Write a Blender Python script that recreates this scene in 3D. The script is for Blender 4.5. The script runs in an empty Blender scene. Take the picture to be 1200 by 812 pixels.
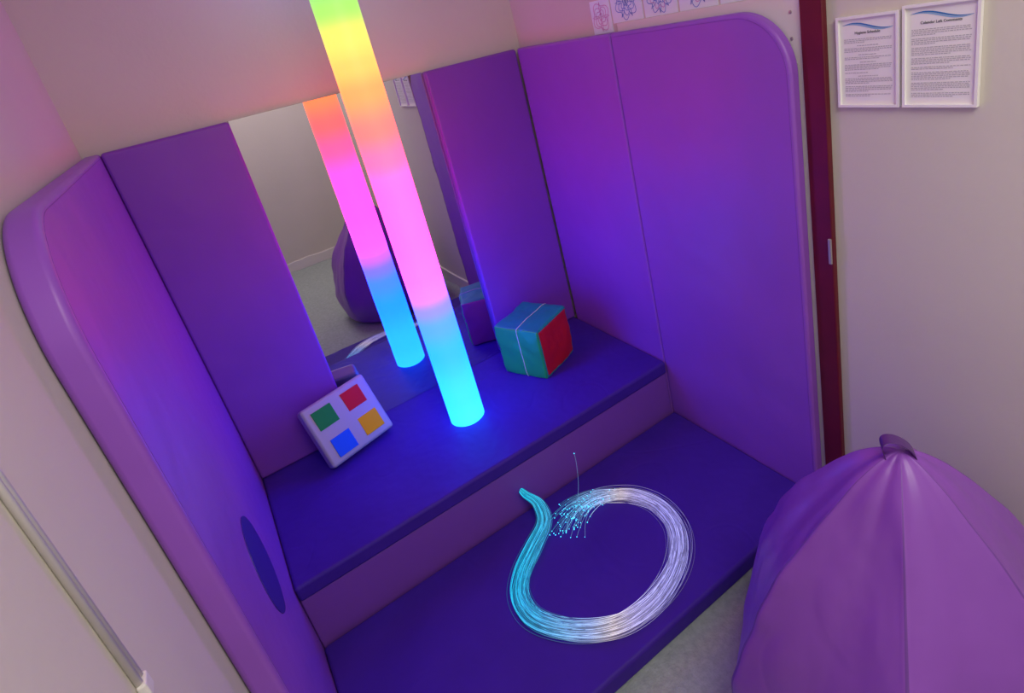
import bpy, bmesh, math, random
from mathutils import Vector, Matrix, noise
random.seed(7)
S=1.25; Z0=0.24
def V(x,y,z): return Vector((x*S,y*S,(z+Z0)*S))
scn=bpy.context.scene
scn.view_settings.view_transform='Standard'
# ---------------------------------------------------------------- materials
def mat(name,col,rough=.5,metal=0,bump=0,bscale=20,var=0,vscale=4,spec=.5,emit=None,estr=0,coat=0,sheen=0,bdist=.01,crease=0):
    m=bpy.data.materials.new(name);m.use_nodes=True;nt=m.node_tree;b=nt.nodes['Principled BSDF']
    b.inputs['Base Color'].default_value=(*col,1);b.inputs['Roughness'].default_value=rough;b.inputs['Metallic'].default_value=metal
    b.inputs['Specular IOR Level'].default_value=spec;b.inputs['Coat Weight'].default_value=coat
    tc=nt.nodes.new('ShaderNodeTexCoord')
    if emit: b.inputs['Emission Color'].default_value=(*emit,1);b.inputs['Emission Strength'].default_value=estr
    if var:
        n=nt.nodes.new('ShaderNodeTexNoise');n.inputs['Scale'].default_value=vscale;n.inputs['Detail'].default_value=4
        nt.links.new(tc.outputs['Object'],n.inputs['Vector'])
        r=nt.nodes.new('ShaderNodeValToRGB');r.color_ramp.elements[0].position=.3;r.color_ramp.elements[1].position=.7
        r.color_ramp.elements[0].color=(*[c*(1-var) for c in col],1);r.color_ramp.elements[1].color=(*[min(1,c*(1+var)) for c in col],1)
        nt.links.new(n.outputs['Fac'],r.inputs['Fac']);nt.links.new(r.outputs['Color'],b.inputs['Base Color'])
    if bump:
        n=nt.nodes.new('ShaderNodeTexNoise');n.inputs['Scale'].default_value=bscale;n.inputs['Detail'].default_value=3
        nt.links.new(tc.outputs['Object'],n.inputs['Vector'])
        bp=nt.nodes.new('ShaderNodeBump');bp.inputs['Strength'].default_value=bump;bp.inputs['Distance'].default_value=bdist
        nt.links.new(n.outputs['Fac'],bp.inputs['Height']);nt.links.new(bp.outputs['Normal'],b.inputs['Normal'])
        if crease:
            n2=nt.nodes.new('ShaderNodeTexNoise');n2.inputs['Scale'].default_value=bscale*.6;n2.inputs['Detail'].default_value=1;n2.inputs['Distortion'].default_value=.6
            nt.links.new(tc.outputs['Object'],n2.inputs['Vector'])
            s1=nt.nodes.new('ShaderNodeMath');s1.operation='SUBTRACT';s1.inputs[1].default_value=.5;nt.links.new(n2.outputs['Fac'],s1.inputs[0])
            s2=nt.nodes.new('ShaderNodeMath');s2.operation='ABSOLUTE';nt.links.new(s1.outputs[0],s2.inputs[0])
            s3=nt.nodes.new('ShaderNodeMapRange');s3.inputs['From Max'].default_value=.03;s3.interpolation_type='SMOOTHSTEP';nt.links.new(s2.outputs[0],s3.inputs['Value'])
            b2=nt.nodes.new('ShaderNodeBump');b2.inputs['Strength'].default_value=crease;b2.inputs['Distance'].default_value=.004
            nt.links.new(s3.outputs[0],b2.inputs['Height']);nt.links.new(bp.outputs['Normal'],b2.inputs['Normal']);nt.links.new(b2.outputs['Normal'],b.inputs['Normal'])
    return m
M_wall=mat('cream_wall',(.66,.625,.555),.75,bump=.08,bscale=60,var=.03,vscale=2)
M_ceil=mat('ceiling_white',(.7,.68,.67),.8)
M_floor=mat('grey_green_carpet',(.36,.42,.40),.95,bump=.35,bscale=140,var=.12,vscale=60)
M_trimw=mat('white_trim',(.76,.74,.71),.45)
M_board=mat('cream_board',(.78,.76,.72),.5)
M_red=mat('dark_red_paint',(.13,.004,.015),.45,var=.15,vscale=10)
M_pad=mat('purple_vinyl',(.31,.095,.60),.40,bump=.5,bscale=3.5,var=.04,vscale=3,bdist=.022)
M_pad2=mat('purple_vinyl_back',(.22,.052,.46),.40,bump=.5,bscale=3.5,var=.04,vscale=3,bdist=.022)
M_bench=mat('violet_blue_vinyl',(.056,.017,.33),.55,bump=.6,bscale=5,var=.08,vscale=5,bdist=.022,spec=.22,crease=.15)
M_riser=mat('purple_riser_vinyl',(.22,.065,.46),.45,bump=.5,bscale=6,bdist=.012)
M_bag=mat('beanbag_vinyl',(.25,.072,.48),.38,bump=.5,bscale=4,var=.05,vscale=4,bdist=.025,crease=.15)
M_seam=mat('beanbag_seam',(.15,.045,.32),.5)
M_stitch=mat('pad_stitching',(.22,.06,.46),.5)
M_oval=mat('dark_blue_oval',(.05,.025,.30),.35)
M_frame=mat('white_plastic_frame',(.90,.89,.88),.35)
M_paper=mat('paper',(.88,.87,.86),.7)
M_card=mat('drawing_card',(.80,.92,.95),.6)
M_ink=mat('grey_print',(.14,.14,.16),.7)
M_inkL=mat('light_grey_print',(.50,.50,.52),.7)
M_blue=mat('blue_print',(.03,.20,.55),.6)
M_pblue=mat('pale_blue_print',(.25,.5,.75),.6)
M_draw=mat('drawing_ink_blue',(.16,.30,.72),.7)
M_draw2=mat('drawing_ink_pink',(.70,.35,.62),.7)
M_metal=mat('brushed_metal',(.5,.48,.45),.35,metal=.9)
M_latch=mat('dull_latch_metal',(.42,.40,.38),.45,metal=.4)
M_cush=mat('lilac_vinyl',(.38,.37,.46),.45,bump=.2,bscale=14,bdist=.004)
M_teal=mat('teal_vinyl',(.02,.44,.10),.4,bump=.6,bscale=8,bdist=.014)
M_cblue=mat('blue_vinyl',(.01,.30,.32),.4,bump=.6,bscale=8,bdist=.014)
M_cred=mat('red_vinyl',(.62,.01,.02),.4,bump=.6,bscale=8,bdist=.014)
M_cpur=mat('magenta_purple_vinyl',(.45,.04,.34),.4)
M_cord=mat('white_cord',(.75,.75,.75),.6)
M_sqr=mat('square_red',(.58,.004,.02),.5,spec=.2);M_sqg=mat('square_green',(.005,.27,.05),.5,spec=.2)
M_sqb=mat('square_blue',(.005,.11,.75),.5,spec=.2);M_sqy=mat('square_yellow',(.85,.42,.0),.5,spec=.2)
M_mirror=mat('mirror_acrylic',(.68,.64,.73),.015,metal=1,bump=.06,bscale=3.2,bdist=.006)
# tube material : colour gradient of the LEDs along its height
mt=bpy.data.materials.new('led_rainbow');mt.use_nodes=True;nt=mt.node_tree;b=nt.nodes['Principled BSDF']
b.inputs['Base Color'].default_value=(.15,.15,.15,1);b.inputs['Roughness'].default_value=.35
tc=nt.nodes.new('ShaderNodeTexCoord');sx=nt.nodes.new('ShaderNodeSeparateXYZ');nt.links.new(tc.outputs['Object'],sx.inputs[0])
mr=nt.nodes.new('ShaderNodeMapRange');mr.inputs['From Max'].default_value=1.69*S;nt.links.new(sx.outputs['Z'],mr.inputs['Value'])
rp=nt.nodes.new('ShaderNodeValToRGB');rp.color_ramp.interpolation='EASE';nt.links.new(mr.outputs[0],rp.inputs['Fac'])
stops=[(0,(.003,.076,.42)),(.10,(.002,.066,.60)),(.26,(.001,.044,1)),(.345,(.007,.034,1)),(.395,(.025,.024,.85)),(.44,(.085,.019,.55)),(.50,(.32,.016,.30)),(.60,(.40,.014,.19)),(.74,(.40,.0135,.095)),(.83,(.37,.015,.040)),(.905,(.32,.019,.016)),(1.0,(.21,.034,.008)),(1.06,(.13,.052,.009)),(1.12,(.09,.068,.010)),(1.19,(.033,.072,.010)),(1.26,(.02,.07,.02)),(1.33,(.0,.15,.24)),(1.42,(.03,.10,.36)),(1.50,(.34,.03,.32)),(1.69,(.48,.03,.28))]
el=rp.color_ramp.elements
el[0].position=0;el[0].color=(*stops[0][1],1);el[1].position=1;el[1].color=(*stops[-1][1],1)
for z,c in stops[1:-1]:
    e=el.new(z/1.69);e.color=(*c,1)
nt.links.new(rp.outputs['Color'],b.inputs['Emission Color']);b.inputs['Emission Strength'].default_value=14
M_tube=mt
def fibmat(k,d):
    m=bpy.data.materials.new('fibre_glow');m.use_nodes=True;nt=m.node_tree;b=nt.nodes['Principled BSDF']
    b.inputs['Roughness'].default_value=.3
    tc=nt.nodes.new('ShaderNodeTexCoord');dp=nt.nodes.new('ShaderNodeVectorMath');dp.operation='DOT_PRODUCT';dp.inputs[1].default_value=(1,-.9,0)
    nt.links.new(tc.outputs['Object'],dp.inputs[0])
    r=nt.nodes.new('ShaderNodeValToRGB');mr=nt.nodes.new('ShaderNodeMapRange')
    mr.inputs['From Min'].default_value=-.26;mr.inputs['From Max'].default_value=.40
    nt.links.new(dp.outputs['Value'],mr.inputs['Value']);nt.links.new(mr.outputs[0],r.inputs['Fac'])
    r.color_ramp.elements[0].color=(.01*d,.50*d,.68*d,1);r.color_ramp.elements[1].color=(.36*d,.36*d,.70*d,1)
    for p_,c_ in((.22,(.06,.44,.66)),(.40,(.20,.46,.70)),(.55,(.34,.46,.70)),(.68,(.60,.56,.60)),(.80,(.44,.42,.70))):
        e=r.color_ramp.elements.new(p_);e.color=(*[q*d for q in c_],1)
    nt.links.new(r.outputs['Color'],b.inputs['Base Color']);nt.links.new(r.outputs['Color'],b.inputs['Emission Color'])
    b.inputs['Emission Strength'].default_value=k
    return m
M_fib=[fibmat(.15,.6),fibmat(.40,.85),fibmat(1.15,1)]
M_tip=mat('fibre_tip_glow',(.1,.8,1),.3,emit=(.05,.65,.95),estr=2.4)
# ---------------------------------------------------------------- builders
def finish(name,bm,loc,mats,parent=None,smooth=True,bevel=0,seg=3,ang=40,wn=False):
    loc=Vector(loc)
    for v in bm.verts: v.co-=loc
    bmesh.ops.recalc_face_normals(bm,faces=bm.faces)
    me=bpy.data.meshes.new(name);bm.to_mesh(me);bm.free()
    o=bpy.data.objects.new(name,me);scn.collection.objects.link(o)
    for m in (mats if isinstance(mats,(list,tuple)) else [mats]): me.materials.append(m)
    for p in me.polygons: p.use_smooth=smooth
    if bevel:
        md=o.modifiers.new('bevel','BEVEL');md.width=bevel;md.segments=seg;md.limit_method='ANGLE';md.angle_limit=math.radians(ang);md.harden_normals=True
    if parent:
        o.parent=parent;o.location=loc-parent.location
    else: o.location=loc
    return o
def tag(o,label=None,cat=None,kind=None,group=None):
    if label:o['label']=label
    if cat:o['category']=cat
    if kind:o['kind']=kind
    if group:o['group']=group
    return o
def empty(name,loc,**k):
    o=bpy.data.objects.new(name,None);o.location=loc;o.empty_display_size=.05;scn.collection.objects.link(o);tag(o,**k);return o
def addbox(bm,x0,x1,y0,y1,z0,z1,mi=0):
    vs=[bm.verts.new(V(x,y,z)) for x in(x0,x1) for y in(y0,y1) for z in(z0,z1)]
    for f in ((0,1,3,2),(4,6,7,5),(0,4,5,1),(2,3,7,6),(0,2,6,4),(1,5,7,3)):
        bm.faces.new([vs[i] for i in f]).material_index=mi
def box(name,x0,x1,y0,y1,z0,z1,m,parent=None,bevel=0,seg=3,smooth=None):
    bm=bmesh.new();addbox(bm,x0,x1,y0,y1,z0,z1)
    return finish(name,bm,V((x0+x1)/2,(y0+y1)/2,z0),m,parent,smooth=bool(bevel) if smooth is None else smooth,bevel=bevel,seg=seg)
def tubecurve(name,pts,rad,m,parent,loc,cyc=False):
    cu_=bpy.data.curves.new(name,'CURVE');cu_.dimensions='3D';cu_.bevel_depth=rad;cu_.bevel_resolution=2
    s=cu_.splines.new('POLY');s.points.add(len(pts)-1)
    for i,p in enumerate(pts): s.points[i].co=(*(p-loc),1)
    s.use_cyclic_u=cyc
    o=bpy.data.objects.new(name,cu_);scn.collection.objects.link(o)
    me=bpy.data.meshes.new_from_object(o);bpy.data.objects.remove(o);bpy.data.curves.remove(cu_)
    me.materials.clear();me.materials.append(m)
    o=bpy.data.objects.new(name,me);scn.collection.objects.link(o)
    for p in me.polygons:p.use_smooth=True
    if parent:o.parent=parent;o.location=loc-parent.location
    else:o.location=loc
    return o
L=1.172;D=.4952;E=1.02;T=.035;FZ=-.24;CZ=1.70;YF=-2.77
# ---------------------------------------------------------------- room
def st(o,label): return tag(o,label=label,kind='structure')
st(box('floor',-1.27,.10,YF-.06,.10,FZ-.05,FZ,M_floor),'grey-green speckled carpet floor')
st(box('ceiling',-1.27,.10,YF-.06,.10,CZ,CZ+.05,M_ceil),'plain white ceiling')
st(box('wall_back',-1.27,.10,T,.10,FZ,CZ,M_wall),'cream painted wall behind the mirror')
st(box('wall_right',T,.10,YF,T,FZ,CZ,M_wall),'cream painted wall with framed notices')
st(box('wall_left',-1.27,-L-.038,YF,T,FZ,CZ,M_wall),'cream painted wall beside the padded panel')
st(box('wall_front',-1.27,.10,YF-.06,YF,FZ,CZ,M_wall),'cream painted wall facing the mirror')
st(box('baseboard_front',-L-.037,T-.001,YF,YF+.012,FZ,FZ+.07,M_trimw,bevel=.003),'white skirting board along the wall')
st(box('baseboard_right',T-.012,T,YF+.013,-1.09,FZ,FZ+.07,M_trimw,bevel=.003),'white skirting board along the wall')
st(box('baseboard_left',-L-.038,-L-.026,YF+.013,-E-.02,FZ,FZ+.07,M_trimw,bevel=.003),'white skirting board along the wall')
st(box('trim_1',T-.014,T,-1.078,-1.030,FZ,CZ,M_red,bevel=.004),'dark red painted vertical timber strip')
st(box('trim_2',T-.006,T,-1.0295,-.489,FZ,1.020,M_board,bevel=.002),'cream board edge showing above the side pad')
# ---------------------------------------------------------------- pads
def padbox(name,x0,x1,y0,y1,z0,z1,m,label,cat,bev=.010):
    o=box(name,x0,x1,y0,y1,z0,z1,m,None,bevel=bev,seg=5)
    return tag(o,label=label,cat=cat)
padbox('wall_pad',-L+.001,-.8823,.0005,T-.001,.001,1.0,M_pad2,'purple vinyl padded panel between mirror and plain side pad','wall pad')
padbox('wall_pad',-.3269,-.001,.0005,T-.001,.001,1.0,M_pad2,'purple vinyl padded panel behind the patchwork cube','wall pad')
padbox('wall_pad',.0,T-.0005,-.4880,-.0005,FZ+.001,1.0,M_pad,'purple vinyl side pad in the corner beside the bench','wall pad',bev=.009)
def roundpad(name,x0,x1,y0,y1,z0,z1,r,m,label,bev,sx_):
    pts=[(y1,z0),(y1,z1)]
    n=14
    for i in range(n+1):
        a=math.pi/2*i/n
        pts.append((y0+r-r*math.sin(a),z1-r+r*math.cos(a)))
    pts.append((y0,z0))
    bm=bmesh.new()
    A=[bm.verts.new(V(x0,y,z)) for y,z in pts];B=[bm.verts.new(V(x1,y,z)) for y,z in pts]
    bm.faces.new(A);bm.faces.new(B[::-1])
    for i in range(len(pts)):
        j=(i+1)%len(pts);bm.faces.new([A[i],B[i],B[j],A[j]])
    o=finish(name,bm,V((x0+x1)/2,(y0+y1)/2,z0),m,bevel=bev,seg=5,ang=40)
    tag(o,label=label,cat='wall pad')
    ins=.0095;P=[]
    zz=z0+.01
    P.append(V(sx_,y0+ins,zz))
    for i in range(n,-1,-1):
        a=math.pi/2*i/n;rr=r-ins
        P.append(V(sx_,y0+r-rr*math.sin(a),z1-r+rr*math.cos(a)))
    P.append(V(sx_,y1-.015,z1-ins))
    s_=tubecurve('edge_piping',P,.0009,M_stitch,o,V(sx_,y0+ins,zz));s_['label']='darker stitched edge seam'
    return o
roundpad('wall_pad',.0,T-.007,-E,-.4885,FZ+.001,1.0,.13,M_pad,'purple vinyl side pad with rounded top corner by red strip',.010,.0002)
lp=roundpad('wall_pad',-L-.037,-L,-E,T-.002,FZ+.001,1.0,.16,M_pad,'long purple vinyl side pad with rounded top corner',.011,-L-.0002)
# flat dark blue oval on the face of that pad
bm=bmesh.new();N=48
ax=Vector((0,-.0485,-.0835));ax2=Vector((0,.095,-.070))
c=Vector((-L+.0015,-.69,.255));vs=[bm.verts.new(V(*(c+ax*math.cos(2*math.pi*i/N)+ax2*math.sin(2*math.pi*i/N)))) for i in range(N)]
f=bm.faces.new(vs);r=bmesh.ops.extrude_face_region(bm,geom=[f]);bmesh.ops.translate(bm,verts=[g for g in r['geom'] if isinstance(g,bmesh.types.BMVert)],vec=(-.0035,0,0))
o=finish('pad_oval',bm,V(*c),M_oval,parent=lp,smooth=False);o['label']='dark blue oval on the pad face'
# ---------------------------------------------------------------- mirror
o=box('mirror',-.8813,-.3279,.0225,T-.001,.001,1.0,M_mirror);tag(o,label='tall frameless wall mirror between two purple pads',cat='mirror')
# ---------------------------------------------------------------- bench & mat
def softslab(name,x0,x1,y0,y1,z0,z1,m,parent,label=None):
    bm=bmesh.new()
    addbox(bm,x0,x1,y0,y1,z0,z1)
    return finish(name,bm,V((x0+x1)/2,(y0+y1)/2,z0),m,parent,bevel=.012,seg=4)
bench=empty('padded_bench',V(-L/2,-D/2,FZ),label='low padded bench with violet-blue top and purple riser',cat='bench')
o=softslab('bench_top',-L+.001,-.001,-D,T-.001,-.045,0,M_bench,bench);o['label']='violet-blue vinyl seat pad'
o=box('riser',-L+.001,-.001,-D+.008,-D+.05,FZ+.001,-.0455,M_riser,bench,bevel=.006);o['label']='purple vinyl front panel'
box('bench_base',-L+.003,-.003,-D+.051,T-.002,FZ+.001,-.0455,M_riser,bench)
m2=softslab('floor_mat',-L+.001,-.001,-E,-D-.002,FZ+.001,-.19,M_bench,None)
tag(m2,label='violet-blue vinyl floor mat in front of the bench',cat='floor mat')
# ---------------------------------------------------------------- light tube
bm=bmesh.new();tb=V(-.587,-.2294,0.001);r=.053*S;H=1.69*S
prof=[(0,0),(r*.93,0),(r,.004),(r,.02)]+[(r,H*i/40) for i in range(1,41)]+[(0,H)]
N=64;rings=[]
for pr_,pz in prof:
    if pr_==0: rings.append([bm.verts.new(tb+Vector((0,0,pz)))]);continue
    rings.append([bm.verts.new(tb+Vector((pr_*math.cos(2*math.pi*i/N),pr_*math.sin(2*math.pi*i/N),pz))) for i in range(N)])
for a,b_ in zip(rings,rings[1:]):
    for i in range(N):
        j=(i+1)%N
        if len(a)==1: bm.faces.new([a[0],b_[i],b_[j]])
        elif len(b_)==1: bm.faces.new([a[i],a[j],b_[0]])
        else: bm.faces.new([a[i],a[j],b_[j],b_[i]])
o=finish('light_tube',bm,tb,M_tube);tag(o,label='glowing rainbow light column standing on the bench before the mirror',cat='sensory light tube')
# ---------------------------------------------------------------- cushion with coloured squares
O=Vector((-.985,-.168,.0235));U=Vector((.962,.272,0)).normalized()
Hh=Vector((-.272,.962,0)).normalized();Vv=(Hh*.47+Vector((0,0,.8827))).normalized();Nn=U.cross(Vv)
W_,H_,T_=.212,.192,.046
cu=empty('colour_square_cushion',V(*O),label='lilac foam block with four coloured squares leaning near mirror',cat='cushion')
def loc3(u,v,n): p=O+U*u+Vv*v+Nn*n; return V(*p)
def slabUV(name,u0,u1,v0,v1,n0,n1,m,parent,bevel,seg=4,dome=0,nn=14):
    bm=bmesh.new()
    g=[[bm.verts.new(loc3(u0+(u1-u0)*i/nn,v0+(v1-v0)*j/nn,n1+dome*math.sin(math.pi*i/nn)**.6*math.sin(math.pi*j/nn)**.6 if 0<i<nn and 0<j<nn else n1)) for j in range(nn+1)] for i in range(nn+1)]
    for i in range(nn):
        for j in range(nn): bm.faces.new([g[i][j],g[i+1][j],g[i+1][j+1],g[i][j+1]])
    bnd=[g[i][0] for i in range(nn)]+[g[nn][j] for j in range(nn)]+[g[i][nn] for i in range(nn,0,-1)]+[g[0][j] for j in range(nn,0,-1)]
    d=[ (Vector(Nn)*(n0-n1))*S ]
    lo=[bm.verts.new(v.co+d[0]) for v in bnd]
    for i in range(len(bnd)):
        j=(i+1)%len(bnd);bm.faces.new([bnd[i],lo[i],lo[j],bnd[j]])
    bm.faces.new(lo)
    return finish(name,bm,loc3((u0+u1)/2,(v0+v1)/2,(n0+n1)/2),m,parent,bevel=bevel,seg=seg,ang=50)
slabUV('body',0,W_,0,H_,-T_,0,M_cush,cu,.012,dome=.004)
sq=[(.053,.140,M_sqg,'green square'),(.150,.142,M_sqr,'red square'),(.060,.046,M_sqb,'blue square'),(.157,.052,M_sqy,'orange-yellow square')]
for u,v,m,l in sq:
    o=slabUV('coloured_square',u-.031,u+.031,v-.029,v+.029,.0005,.0048,m,cu,.0008,seg=2,nn=4);o['label']=l
# ---------------------------------------------------------------- cube
th=math.radians(24);a=.178;cu2v=Vector((-.309,-.270,.001))
ux=Vector((math.cos(th),math.sin(th),0));uy=Vector((-math.sin(th),math.cos(th),0))
cc=cu2v+ux*a/2+uy*a/2
cube=empty('patchwork_cube',V(*cc),label='soft vinyl cube with blue, teal and red faces',cat='foam cube')
bm=bmesh.new();n=24
def cpt(p):  # p in [-1,1]^3 , slight pillowing
    q=Vector(p)
    k=[math.cos(q[i]*math.pi/2) for i in range(3)]
    out=Vector(q)
    for i in range(3):
        o2=[k[j] for j in range(3) if j!=i]
        out[i]=q[i]*(1+.040*max(o2[0],0)**.5*max(o2[1],0)**.5*(0.3 if i==2 and q[2]<0 else 1))
    mx=sum(abs(x)**10 for x in q)
    if mx>1: out*= 1-.026*(mx-1)/2
    nn_=noise.noise(q*1.3)*.045+noise.noise(q*3.1)*.018
    out*=1+nn_
    if q[2]<-.98: out[2]=-1
    out[2]=max(out[2],-1)
    w=cc+ux*out[0]*a/2+uy*out[1]*a/2+Vector((0,0,1))*(out[2]+1)*a/2
    return V(*w)
facesd=[(0,1,3),(0,-1,0),(1,1,3),(1,-1,1),(2,1,2),(2,-1,3)] # axis,sign,mat
vc={}
def gv(p):
    k=tuple(round(x,4) for x in p)
    if k not in vc: vc[k]=bm.verts.new(cpt(p))
    return vc[k]
for axn,sg,mi in facesd:
    o1,o2=[i for i in range(3) if i!=axn]
    for i in range(n):
        for j in range(n):
            q=[]
            for di,dj in((0,0),(1,0),(1,1),(0,1)):
                p=[0,0,0];p[axn]=sg;p[o1]=-1+2*(i+di)/n;p[o2]=-1+2*(j+dj)/n;q.append(gv(p))
            mm=mi
            if mi==1 and (i in(0,n-1) or j in(0,n-1)): mm=2
            bm.faces.new(q).material_index=mm
bmesh.ops.recalc_face_normals(bm,faces=bm.faces)
o=finish('cube_body',bm,V(*cc),[M_teal,M_cred,M_cblue,M_cpur],cube,bevel=.006,seg=3,ang=50)
def smoothp(P,k=6):
    out=[]
    for i in range(len(P)-1):
        p0=Vector(P[max(i-1,0)]);p1=Vector(P[i]);p2=Vector(P[i+1]);p3=Vector(P[min(i+2,len(P)-1)])
        for j in range(k):
            t=j/k;out.append(.5*((2*p1)+(-p0+p2)*t+(2*p0-5*p1+4*p2-p3)*t*t+(-p0+3*p1-3*p2+p3)*t**3))
    out.append(Vector(P[-1]));return out
cp=[]
yy_=-.1
for i in range(0,n+1): cp.append(cpt((-1,yy_,-1+2*i/n)))
for i in range(1,n+1): cp.append(cpt((-1+2*i/n,yy_,1)))
for i in range(1,n+1): cp.append(cpt((1,yy_,1-2*i/n)))
C0=V(*cc)
cp=[p+(p-C0).normalized()*.0012 for p in cp]
o=tubecurve('cord',cp,.0014,M_cord,cube,V(*cc));o['label']='thin white cord wrapped round the cube'
# ---------------------------------------------------------------- fibre optic bundle
FP=[(-.583,-.4965,-.118),(-.577,-.510,-.130),(-.562,-.545,-.150),(-.578,-.590,-.170),(-.640,-.633,-.176),(-.700,-.674,-.180),(-.738,-.724,-.182),(-.745,-.792,-.182),(-.712,-.860,-.182),(-.660,-.915,-.182),(-.594,-.950,-.182),(-.514,-.956,-.182),(-.437,-.935,-.182),(-.373,-.893,-.182),(-.330,-.833,-.182),(-.318,-.755,-.182),(-.340,-.685,-.182),(-.380,-.640,-.182),(-.425,-.614,-.182),(-.475,-.610,-.182),(-.525,-.625,-.182),(-.575,-.655,-.182)]
cen=smoothp(FP,8);NC=len(cen)
fb=empty('fibre_optic_bundle',V(-.6,-.75,-.19),label='glowing fibre optic strands curled in a loop on mat',cat='fibre optic light')
cu_=bpy.data.curves.new('strand','CURVE');cu_.dimensions='3D';cu_.bevel_depth=.0006;cu_.bevel_resolution=1
for m in M_fib: cu_.materials.append(m)
base=V(-.6,-.75,-.19);tips=[]
for k in range(190):
    an=random.uniform(0,2*math.pi);rr=random.random()**.6
    ox=rr*math.cos(an);oz=rr*math.sin(an)
    ox*=random.choice([1,1,1,1.3])
    endf=random.choice([random.uniform(.80,1),random.uniform(.84,1),random.uniform(.84,.95)])
    n_=int(NC*min(endf,.999));ph=random.uniform(0,6.28);fr=random.uniform(.4,1.6);wob=random.uniform(.1,.6)
    stray=random.random()<.08;sd=random.choice((-1,1))*random.uniform(.5,1.5)
    fan=random.uniform(-1,1)+random.gauss(0,.2)
    ph2=random.uniform(0,6.28)
    pts=[]
    for i in range(n_):
        t=i/NC;p=cen[i];q=cen[min(i+1,NC-1)];p_=cen[max(i-1,0)]
        tg=(q-p_);tg.normalize();side=Vector((tg.y,-tg.x,0))
        if side.length<1e-4: side=Vector((1,0,0))
        side.normalize()
        wd=.007+.0125*min(1,t*5)
        hgt=.005 if t>.08 else .006
        off=ox+wob*math.sin(ph+fr*t*12)*min(1,t*6)
        if stray and t>.3: off+=sd*math.sin((t-.3)/.7*math.pi)**2
        pp=p+side*off*wd+Vector((0,0,oz*hgt))
        if t>.78: 
            u_=(t-.78)/.22
            pp+=side*(fan*.056*u_**1.3+.005*math.sin(ph2+u_*3)*u_)
            pp.z+= .008*u_*(oz) 
        if t>.10: pp.z=max(pp.z,-.1885)
        pp.y=min(pp.y,-.4965)
        pts.append(V(*pp))
    s=cu_.splines.new('POLY');s.points.add(len(pts)-1);s.material_index=random.choice([0,0,1,1,1,2])
    for i,p in enumerate(pts): s.points[i].co=(*(p-base),1)
    tips.append(pts[-1])
for P in ([(-.49,-.62,-.18),(-.455,-.60,-.12),(-.44,-.59,-.06),(-.437,-.585,-.03)],[(-.40,-.63,-.18),(-.47,-.60,-.16),(-.53,-.60,-.17)]):
    sp=[V(*p) for p in smoothp(P,6)];s=cu_.splines.new('POLY');s.points.add(len(sp)-1);s.material_index=1
    for i,p in enumerate(sp): s.points[i].co=(*(p-base),1)
    tips.append(sp[-1])
tmp=bpy.data.objects.new('t',cu_);scn.collection.objects.link(tmp);me=bpy.data.meshes.new_from_object(tmp);bpy.data.objects.remove(tmp)
for p in me.polygons:p.use_smooth=True
o=bpy.data.objects.new('fibre_strands',me);scn.collection.objects.link(o);o.parent=fb;tag(o,kind='stuff')
bm=bmesh.new()
for p in tips: bmesh.ops.create_icosphere(bm,subdivisions=1,radius=random.uniform(.0011,.0019),matrix=Matrix.Translation(p))
o=finish('fibre_tips',bm,base,M_tip,fb);tag(o,kind='stuff',label='glowing cyan fibre ends')
# ---------------------------------------------------------------- bean bag
HB=.630
bc=Vector((-.320,-1.402,FZ));bag=empty('bean_bag',V(*bc),label='large purple vinyl bean bag with gathered top on carpet',cat='bean bag')
prof=[(0,.001),(.15,.001),(.215,.004),(.252,.03),(.277,.08),(.287,.13),(.284,.19),(.270,.25),(.248,.31),(.220,.37),(.186,.43),(.148,.485),(.109,.535),(.070,.582),(.040,.610),(.020,.624),(.008,.629),(0,HB)]
pf=smoothp([(r,z,0) for r,z in prof],6)
bm=bmesh.new();N=288;rings=[]
SP=math.pi/3
for q in pf:
    r0,z0=max(q.x,0),max(q.y,.001)
    if r0<.002: rings.append([bm.verts.new(V(bc.x,bc.y,bc.z+z0))]);continue
    ring=[]
    for i in range(N):
        th=2*math.pi*i/N;t=z0/HB
        g=(th-.54)%SP-SP/2
        dd=abs(abs(g)-SP/2)
        poly=math.cos(SP/2)/math.cos(g)
        mix=1.35*min(1,t*1.8)
        rr=r0*(1+mix*(poly*1.05-1))
        rr+=r0*.008*math.exp(-(dd/.030)**2)*min(1,t*3)
        rr-=r0*.014*math.exp(-(dd/.009)**2)
        rr+=r0*.006*math.sin(z0*80+4*math.sin(th*3))*math.exp(-(dd/.12)**2)*min(1,t*2)
        if t>.84: rr*=1+.06*((t-.84)/.16)*math.sin(th*9+1.5*math.sin(th*2))
        nz=noise.noise(Vector((math.cos(th)*2.3+7,math.sin(th)*2.3,z0*7)))
        nz2=noise.noise(Vector((math.cos(th)*5,math.sin(th)*5,z0*9+4)))
        rr*=1+.050*nz*(1 if z0>.03 else .3)+.018*nz2
        ring.append(bm.verts.new(V(bc.x+rr*math.cos(th),bc.y+rr*math.sin(th),bc.z+z0)))
    rings.append(ring)
def isseam(i):
    th=2*math.pi*(i+.5)/N;g=(th-.54)%SP
    return min(g,SP-g)<2*math.pi/N*.55
for a_,b_ in zip(rings,rings[1:]):
    if len(a_)==1 and len(b_)==1: continue
    for i in range(N):
        j=(i+1)%N
        if len(a_)==1: f=bm.faces.new([a_[0],b_[i],b_[j]])
        elif len(b_)==1: f=bm.faces.new([a_[i],a_[j],b_[0]])
        else: f=bm.faces.new([a_[i],a_[j],b_[j],b_[i]])
        f.material_index=1 if isseam(i) else 0
finish('bag_body',bm,V(*bc),[M_bag,M_seam],bag)
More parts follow.
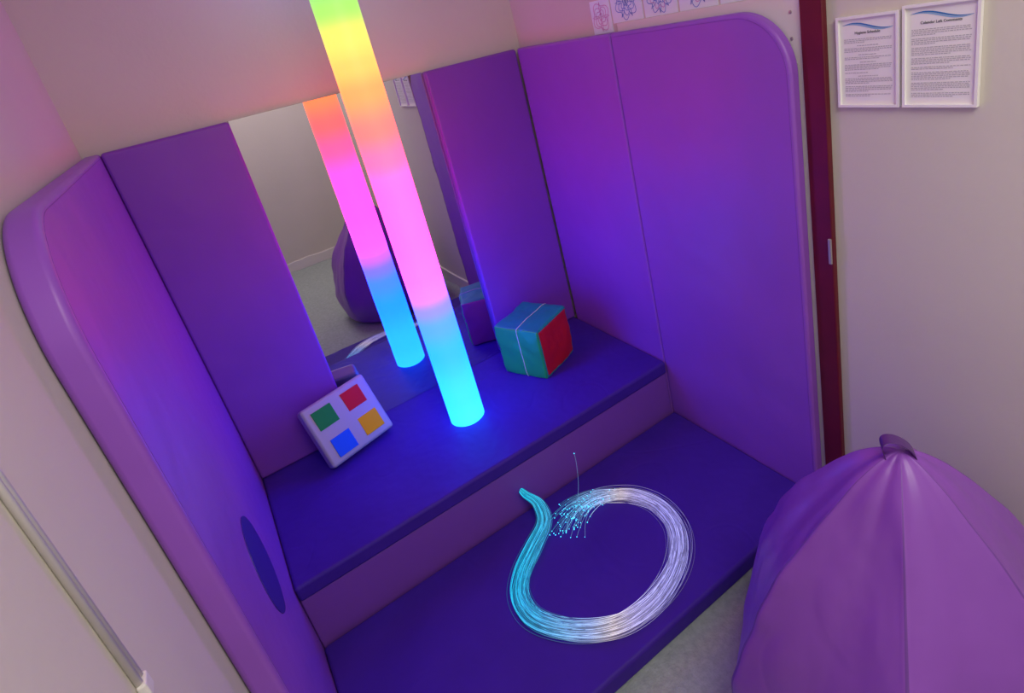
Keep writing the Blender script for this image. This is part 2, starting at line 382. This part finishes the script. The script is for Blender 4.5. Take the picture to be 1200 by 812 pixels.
# carrying strap : folded loop leaning over, open side towards the room
bm=bmesh.new();hd=Vector((.66,-.75,0)).normalized();hw=Vector((.75,.66,0)).normalized();top=bc+Vector((0,0,HB-.010))
n=24;inn=[];w=.010
for i in range(n+1):
    an=math.pi*i/n
    lean=hd*(-.016*math.sin(an))-hw*(.004*math.sin(an))
    p=top+hd*(-.021*math.cos(an))+Vector((0,0,.040*math.sin(an)**.7-.004))+lean
    p2=top+hd*(-.0195*math.cos(an))+Vector((0,0,.0385*math.sin(an)**.7-.004))+lean
    inn.append([bm.verts.new(V(*(p-hw*w))),bm.verts.new(V(*(p+hw*w))),bm.verts.new(V(*(p2+hw*w))),bm.verts.new(V(*(p2-hw*w)))])
for a_,b_ in zip(inn,inn[1:]):
    for k in range(4): bm.faces.new([a_[k],a_[(k+1)%4],b_[(k+1)%4],b_[k]])
bm.faces.new(inn[0]);bm.faces.new(inn[-1])
o=finish('strap',bm,V(*top),mat('strap_vinyl',(.09,.025,.19),.4),bag,bevel=.0006,seg=2);o['label']='darker purple loop handle'
# ---------------------------------------------------------------- framed notices on right wall (plane x=T)
def onwall(name,y0,y1,z0,z1,d0,d1,m,parent,bevel=0):
    return box(name,T-d1,T-d0,min(y0,y1),max(y0,y1),z0,z1,m,parent,bevel=bevel,seg=2)
def textobj(name,txt,size,y,z,d,m,parent,align='CENTER'):
    c=bpy.data.curves.new(name,'FONT');c.body=txt;c.size=size*S;c.align_x=align;c.extrude=.0002;c.offset=size*.010
    t=bpy.data.objects.new(name,c);scn.collection.objects.link(t)
    me=bpy.data.meshes.new_from_object(t);bpy.data.objects.remove(t)
    me.materials.clear();me.materials.append(m)
    R_=Matrix(((0,0,-1),(-1,0,0),(0,1,0))).to_4x4();me.transform(R_)
    o=bpy.data.objects.new(name,me);scn.collection.objects.link(o)
    p=V(T-d,y,z);o.parent=parent;o.location=p-parent.location;return o
def notice(y0,y1,z0,z1,title,label,para,ts):
    n_=empty('framed_notice',V(T,(y0+y1)/2,z0),label=label,cat='framed notice')
    f=.0045
    bm=bmesh.new()
    for (a0,a1,b0,b1) in((y0,y1,z0,z0+f),(y0,y1,z1-f,z1),(y0,y0-f,z0+f,z1-f),(y1+f,y1,z0+f,z1-f)):
        addbox(bm,T-.009,T-.0005,min(a0,a1),max(a0,a1),b0,b1)
    finish('frame',bm,V(T-.005,(y0+y1)/2,z0),M_frame,n_,smooth=False)
    sh=onwall('sheet',y0-f,y1+f,z0+f,z1-f,.0,.004,M_paper,n_)
    W=abs(y1-y0)-2*f;ya=y0-f
    yc=(y0+y1)/2
    for nm,amp,off,mm in(('blue_swoosh',.0017,0,M_blue),('pale_swoosh',.0013,-.003,M_pblue)):
        bm=bmesh.new();k=24;up=[];dn=[]
        for i in range(k+1):
            t=i/k;yy=ya-W*(.06+.88*t);zz=z1-f-.013+off*math.sin(3*t)+.005*math.sin(t*5.2+.4)-.003*t;wd=.0002+amp*math.sin(math.pi*t)
            up.append(bm.verts.new(V(T-.0045,yy,zz+wd)));dn.append(bm.verts.new(V(T-.0045,yy,zz-wd*.4)))
        for i in range(k): bm.faces.new([up[i],up[i+1],dn[i+1],dn[i]])
        o=finish(nm,bm,V(T-.0045,yc,z1-.02),mm,n_,smooth=False);o['label']='wavy blue banner line'
    textobj('title_text',title,ts,yc,z1-f-.027,.0045,M_ink,n_)
    bm=bmesh.new();z=z1-f-.036
    for nrow,centred,gap in para:
        for rI in range(nrow):
            if z<z0+f+.005: break
            wl=W*.84;yy=ya-W*.08;end=yy-wl*(1 if rI<nrow-1 else random.uniform(.4,.8))
            if centred:
                ww=wl*random.uniform(.3,.55);yy=yc+ww/2;end=yc-ww/2
            while yy>end+.002:
                l=random.uniform(.002,.006);l=min(l,yy-end)
                vs=[bm.verts.new(V(T-.0045,q,w_)) for q,w_ in((yy,z),(yy-l,z),(yy-l,z+.0012),(yy,z+.0012))]
                bm.faces.new(vs);yy-=l+.0011
            z-=.0028
        z-=gap
    finish('body_text',bm,V(T-.0045,yc,z0+.02),M_inkL,n_,smooth=False)
notice(-1.099,-1.2105,.8036,.9633,'Hygiene Schedule','white framed printed notice with short centred paragraphs',[(3,0,.003),(1,1,.0015),(3,0,.003),(1,1,.0015),(2,0,.003),(1,1,.0015),(4,0,.003),(1,0,.003),(1,1,.0015),(4,0,.003),(4,0,.003),(2,0,.002)],.0064)
notice(-1.2164,-1.3316,.8036,.9685,'Calendar Left Comments','white framed printed notice with dense paragraphs of text',[(4,0,.003),(4,0,.003),(5,0,.003),(4,0,.003),(2,0,.003),(5,0,.003),(5,0,.003),(3,0,.002)],.0060)
# ---------------------------------------------------------------- drawings above pads
def drawing(y0,y1,z0,z1,kind,label,inks):
    d=empty('line_drawing',V(T,(y0+y1)/2,z0),label=label,cat='drawing',group='line drawings above the wall pads')
    onwall('sheet',y0,y1,z0,z1,.0,.0015,M_card,d)
    yc=(y0+y1)/2;zc=(z0+z1)/2;R_=min(abs(y1-y0),z1-z0)*.40
    cu_=bpy.data.curves.new('ink','CURVE');cu_.dimensions='3D';cu_.bevel_depth=.0010;cu_.bevel_resolution=0
    for m in inks: cu_.materials.append(m)
    o0=V(T-.002,yc,zc)
    def pl(pts,cyc=True,mi=0):
        s=cu_.splines.new('POLY');s.points.add(len(pts)-1);s.use_cyclic_u=cyc;s.material_index=mi
        for i,(u,v) in enumerate(pts): s.points[i].co=(0,-u*S,v*S,1)
    for ring in range(1,5):
        rr=R_*ring/4
        pl([(rr*(1+.16*math.cos(th*(4+2*kind)+ring))*math.cos(th),rr*(1+.16*math.cos(th*(4+2*kind)+ring))*math.sin(th)) for th in [2*math.pi*i/72 for i in range(72)]],mi=ring%2)
    for i in range(4+2*kind):
        th=2*math.pi*i/(4+2*kind);pl([(0,0),(R_*math.cos(th-.15)*.7,R_*math.sin(th-.15)*.7),(R_*1.1*math.cos(th),R_*1.1*math.sin(th)),(R_*.7*math.cos(th+.15),R_*.7*math.sin(th+.15))])
    t=bpy.data.objects.new('t',cu_);scn.collection.objects.link(t);me=bpy.data.meshes.new_from_object(t);bpy.data.objects.remove(t)
    o=bpy.data.objects.new('ink_pattern',me);scn.collection.objects.link(o);o.parent=d;o.location=o0-d.location
drawing(-.383,-.466,1.0005,1.085,0,'small white sheet with simple line pattern above the pads',[M_draw2,M_draw2])
drawing(-.472,-.590,1.0205,1.115,1,'white sheet with symmetrical blue line pattern above the pads',[M_draw,M_draw])
drawing(-.597,-.708,1.0205,1.115,2,'white sheet with star-shaped blue line pattern above the pads',[M_draw,M_draw2])
drawing(-.715,-.828,1.0205,1.115,1,'white sheet with blue line pattern taped above the pads',[M_draw,M_draw2])
drawing(-.835,-.95,1.0205,1.115,2,'white sheet with pink and blue star-shaped pattern',[M_draw2,M_draw])
# ---------------------------------------------------------------- small hardware
o=box('latch_plate',T-.018,T-.0135,-1.0765,-1.069,.472,.530,M_latch,bevel=.002);tag(o,label='small metal latch plate on dark red strip',cat='latch')
for y,z in((-1.006,.985),(-1.006,.936),(-1.012,.887)):
    bm=bmesh.new();c_=V(T-.0065,y,z)
    bmesh.ops.create_uvsphere(bm,u_segments=16,v_segments=8,radius=.0045,matrix=Matrix.Translation(c_)@Matrix.Diagonal((.35,1,1,1)))
    o=finish('screw',bm,c_,M_metal);tag(o,label='small metal screw head in cream wall board',cat='screw',group='screws beside the red strip')
cd=empty('cable_conduit',V(-L-.038,-1.26,.62),label='white plastic cable conduit ending in small box on wall',cat='cable conduit')
bm=bmesh.new()
for y in(-1.264,-1.256):
    bmesh.ops.create_cone(bm,cap_ends=True,segments=16,radius1=.0030*S,radius2=.0030*S,depth=(CZ-.01-.64)*S,matrix=Matrix.Translation(V(-L-.0348,y,(CZ-.01+.64)/2)))
finish('conduit_pipe',bm,V(-L-.0348,-1.26,.64),M_trimw,cd)
box('end_box',-L-.0378,-L-.030,-1.269,-1.251,.628,.645,M_trimw,cd,bevel=.003)
# ---------------------------------------------------------------- lights
def area(name,loc,size,power,col,rot=(0,0,0)):
    l=bpy.data.lights.new(name,'AREA');l.energy=power;l.color=col;l.size=size
    o=bpy.data.objects.new(name,l);o.location=loc;o.rotation_euler=rot;scn.collection.objects.link(o);return o
area('ceiling_lamp',V(-.60,-2.10,1.68),.9,22,(1,.94,.85))
w=bpy.data.worlds.new('w');scn.world=w;w.use_nodes=True;w.node_tree.nodes['Background'].inputs[0].default_value=(.02,.02,.03,1)
# ---------------------------------------------------------------- camera
R=[[0.81331,-0.54273,-0.2097],[-0.36746,-0.19969,-0.90835],[0.45111,0.81582,-0.36184]]
cam=bpy.data.cameras.new('camera');co=bpy.data.objects.new('camera',cam);scn.collection.objects.link(co)
X=Vector(R[0]);Y=-Vector(R[1]);Zc=-Vector(R[2])
Mx=Matrix((X,Y,Zc)).transposed().to_4x4();Mx.translation=V(-1.0204,-1.7815,1.0752);co.matrix_world=Mx
cam.sensor_width=36;cam.sensor_fit='HORIZONTAL';cam.lens=700.353*36/1200
cam.shift_x=(600-648.47)/1200;cam.shift_y=(296.1-406)/1200;cam.clip_start=.01
scn.camera=co
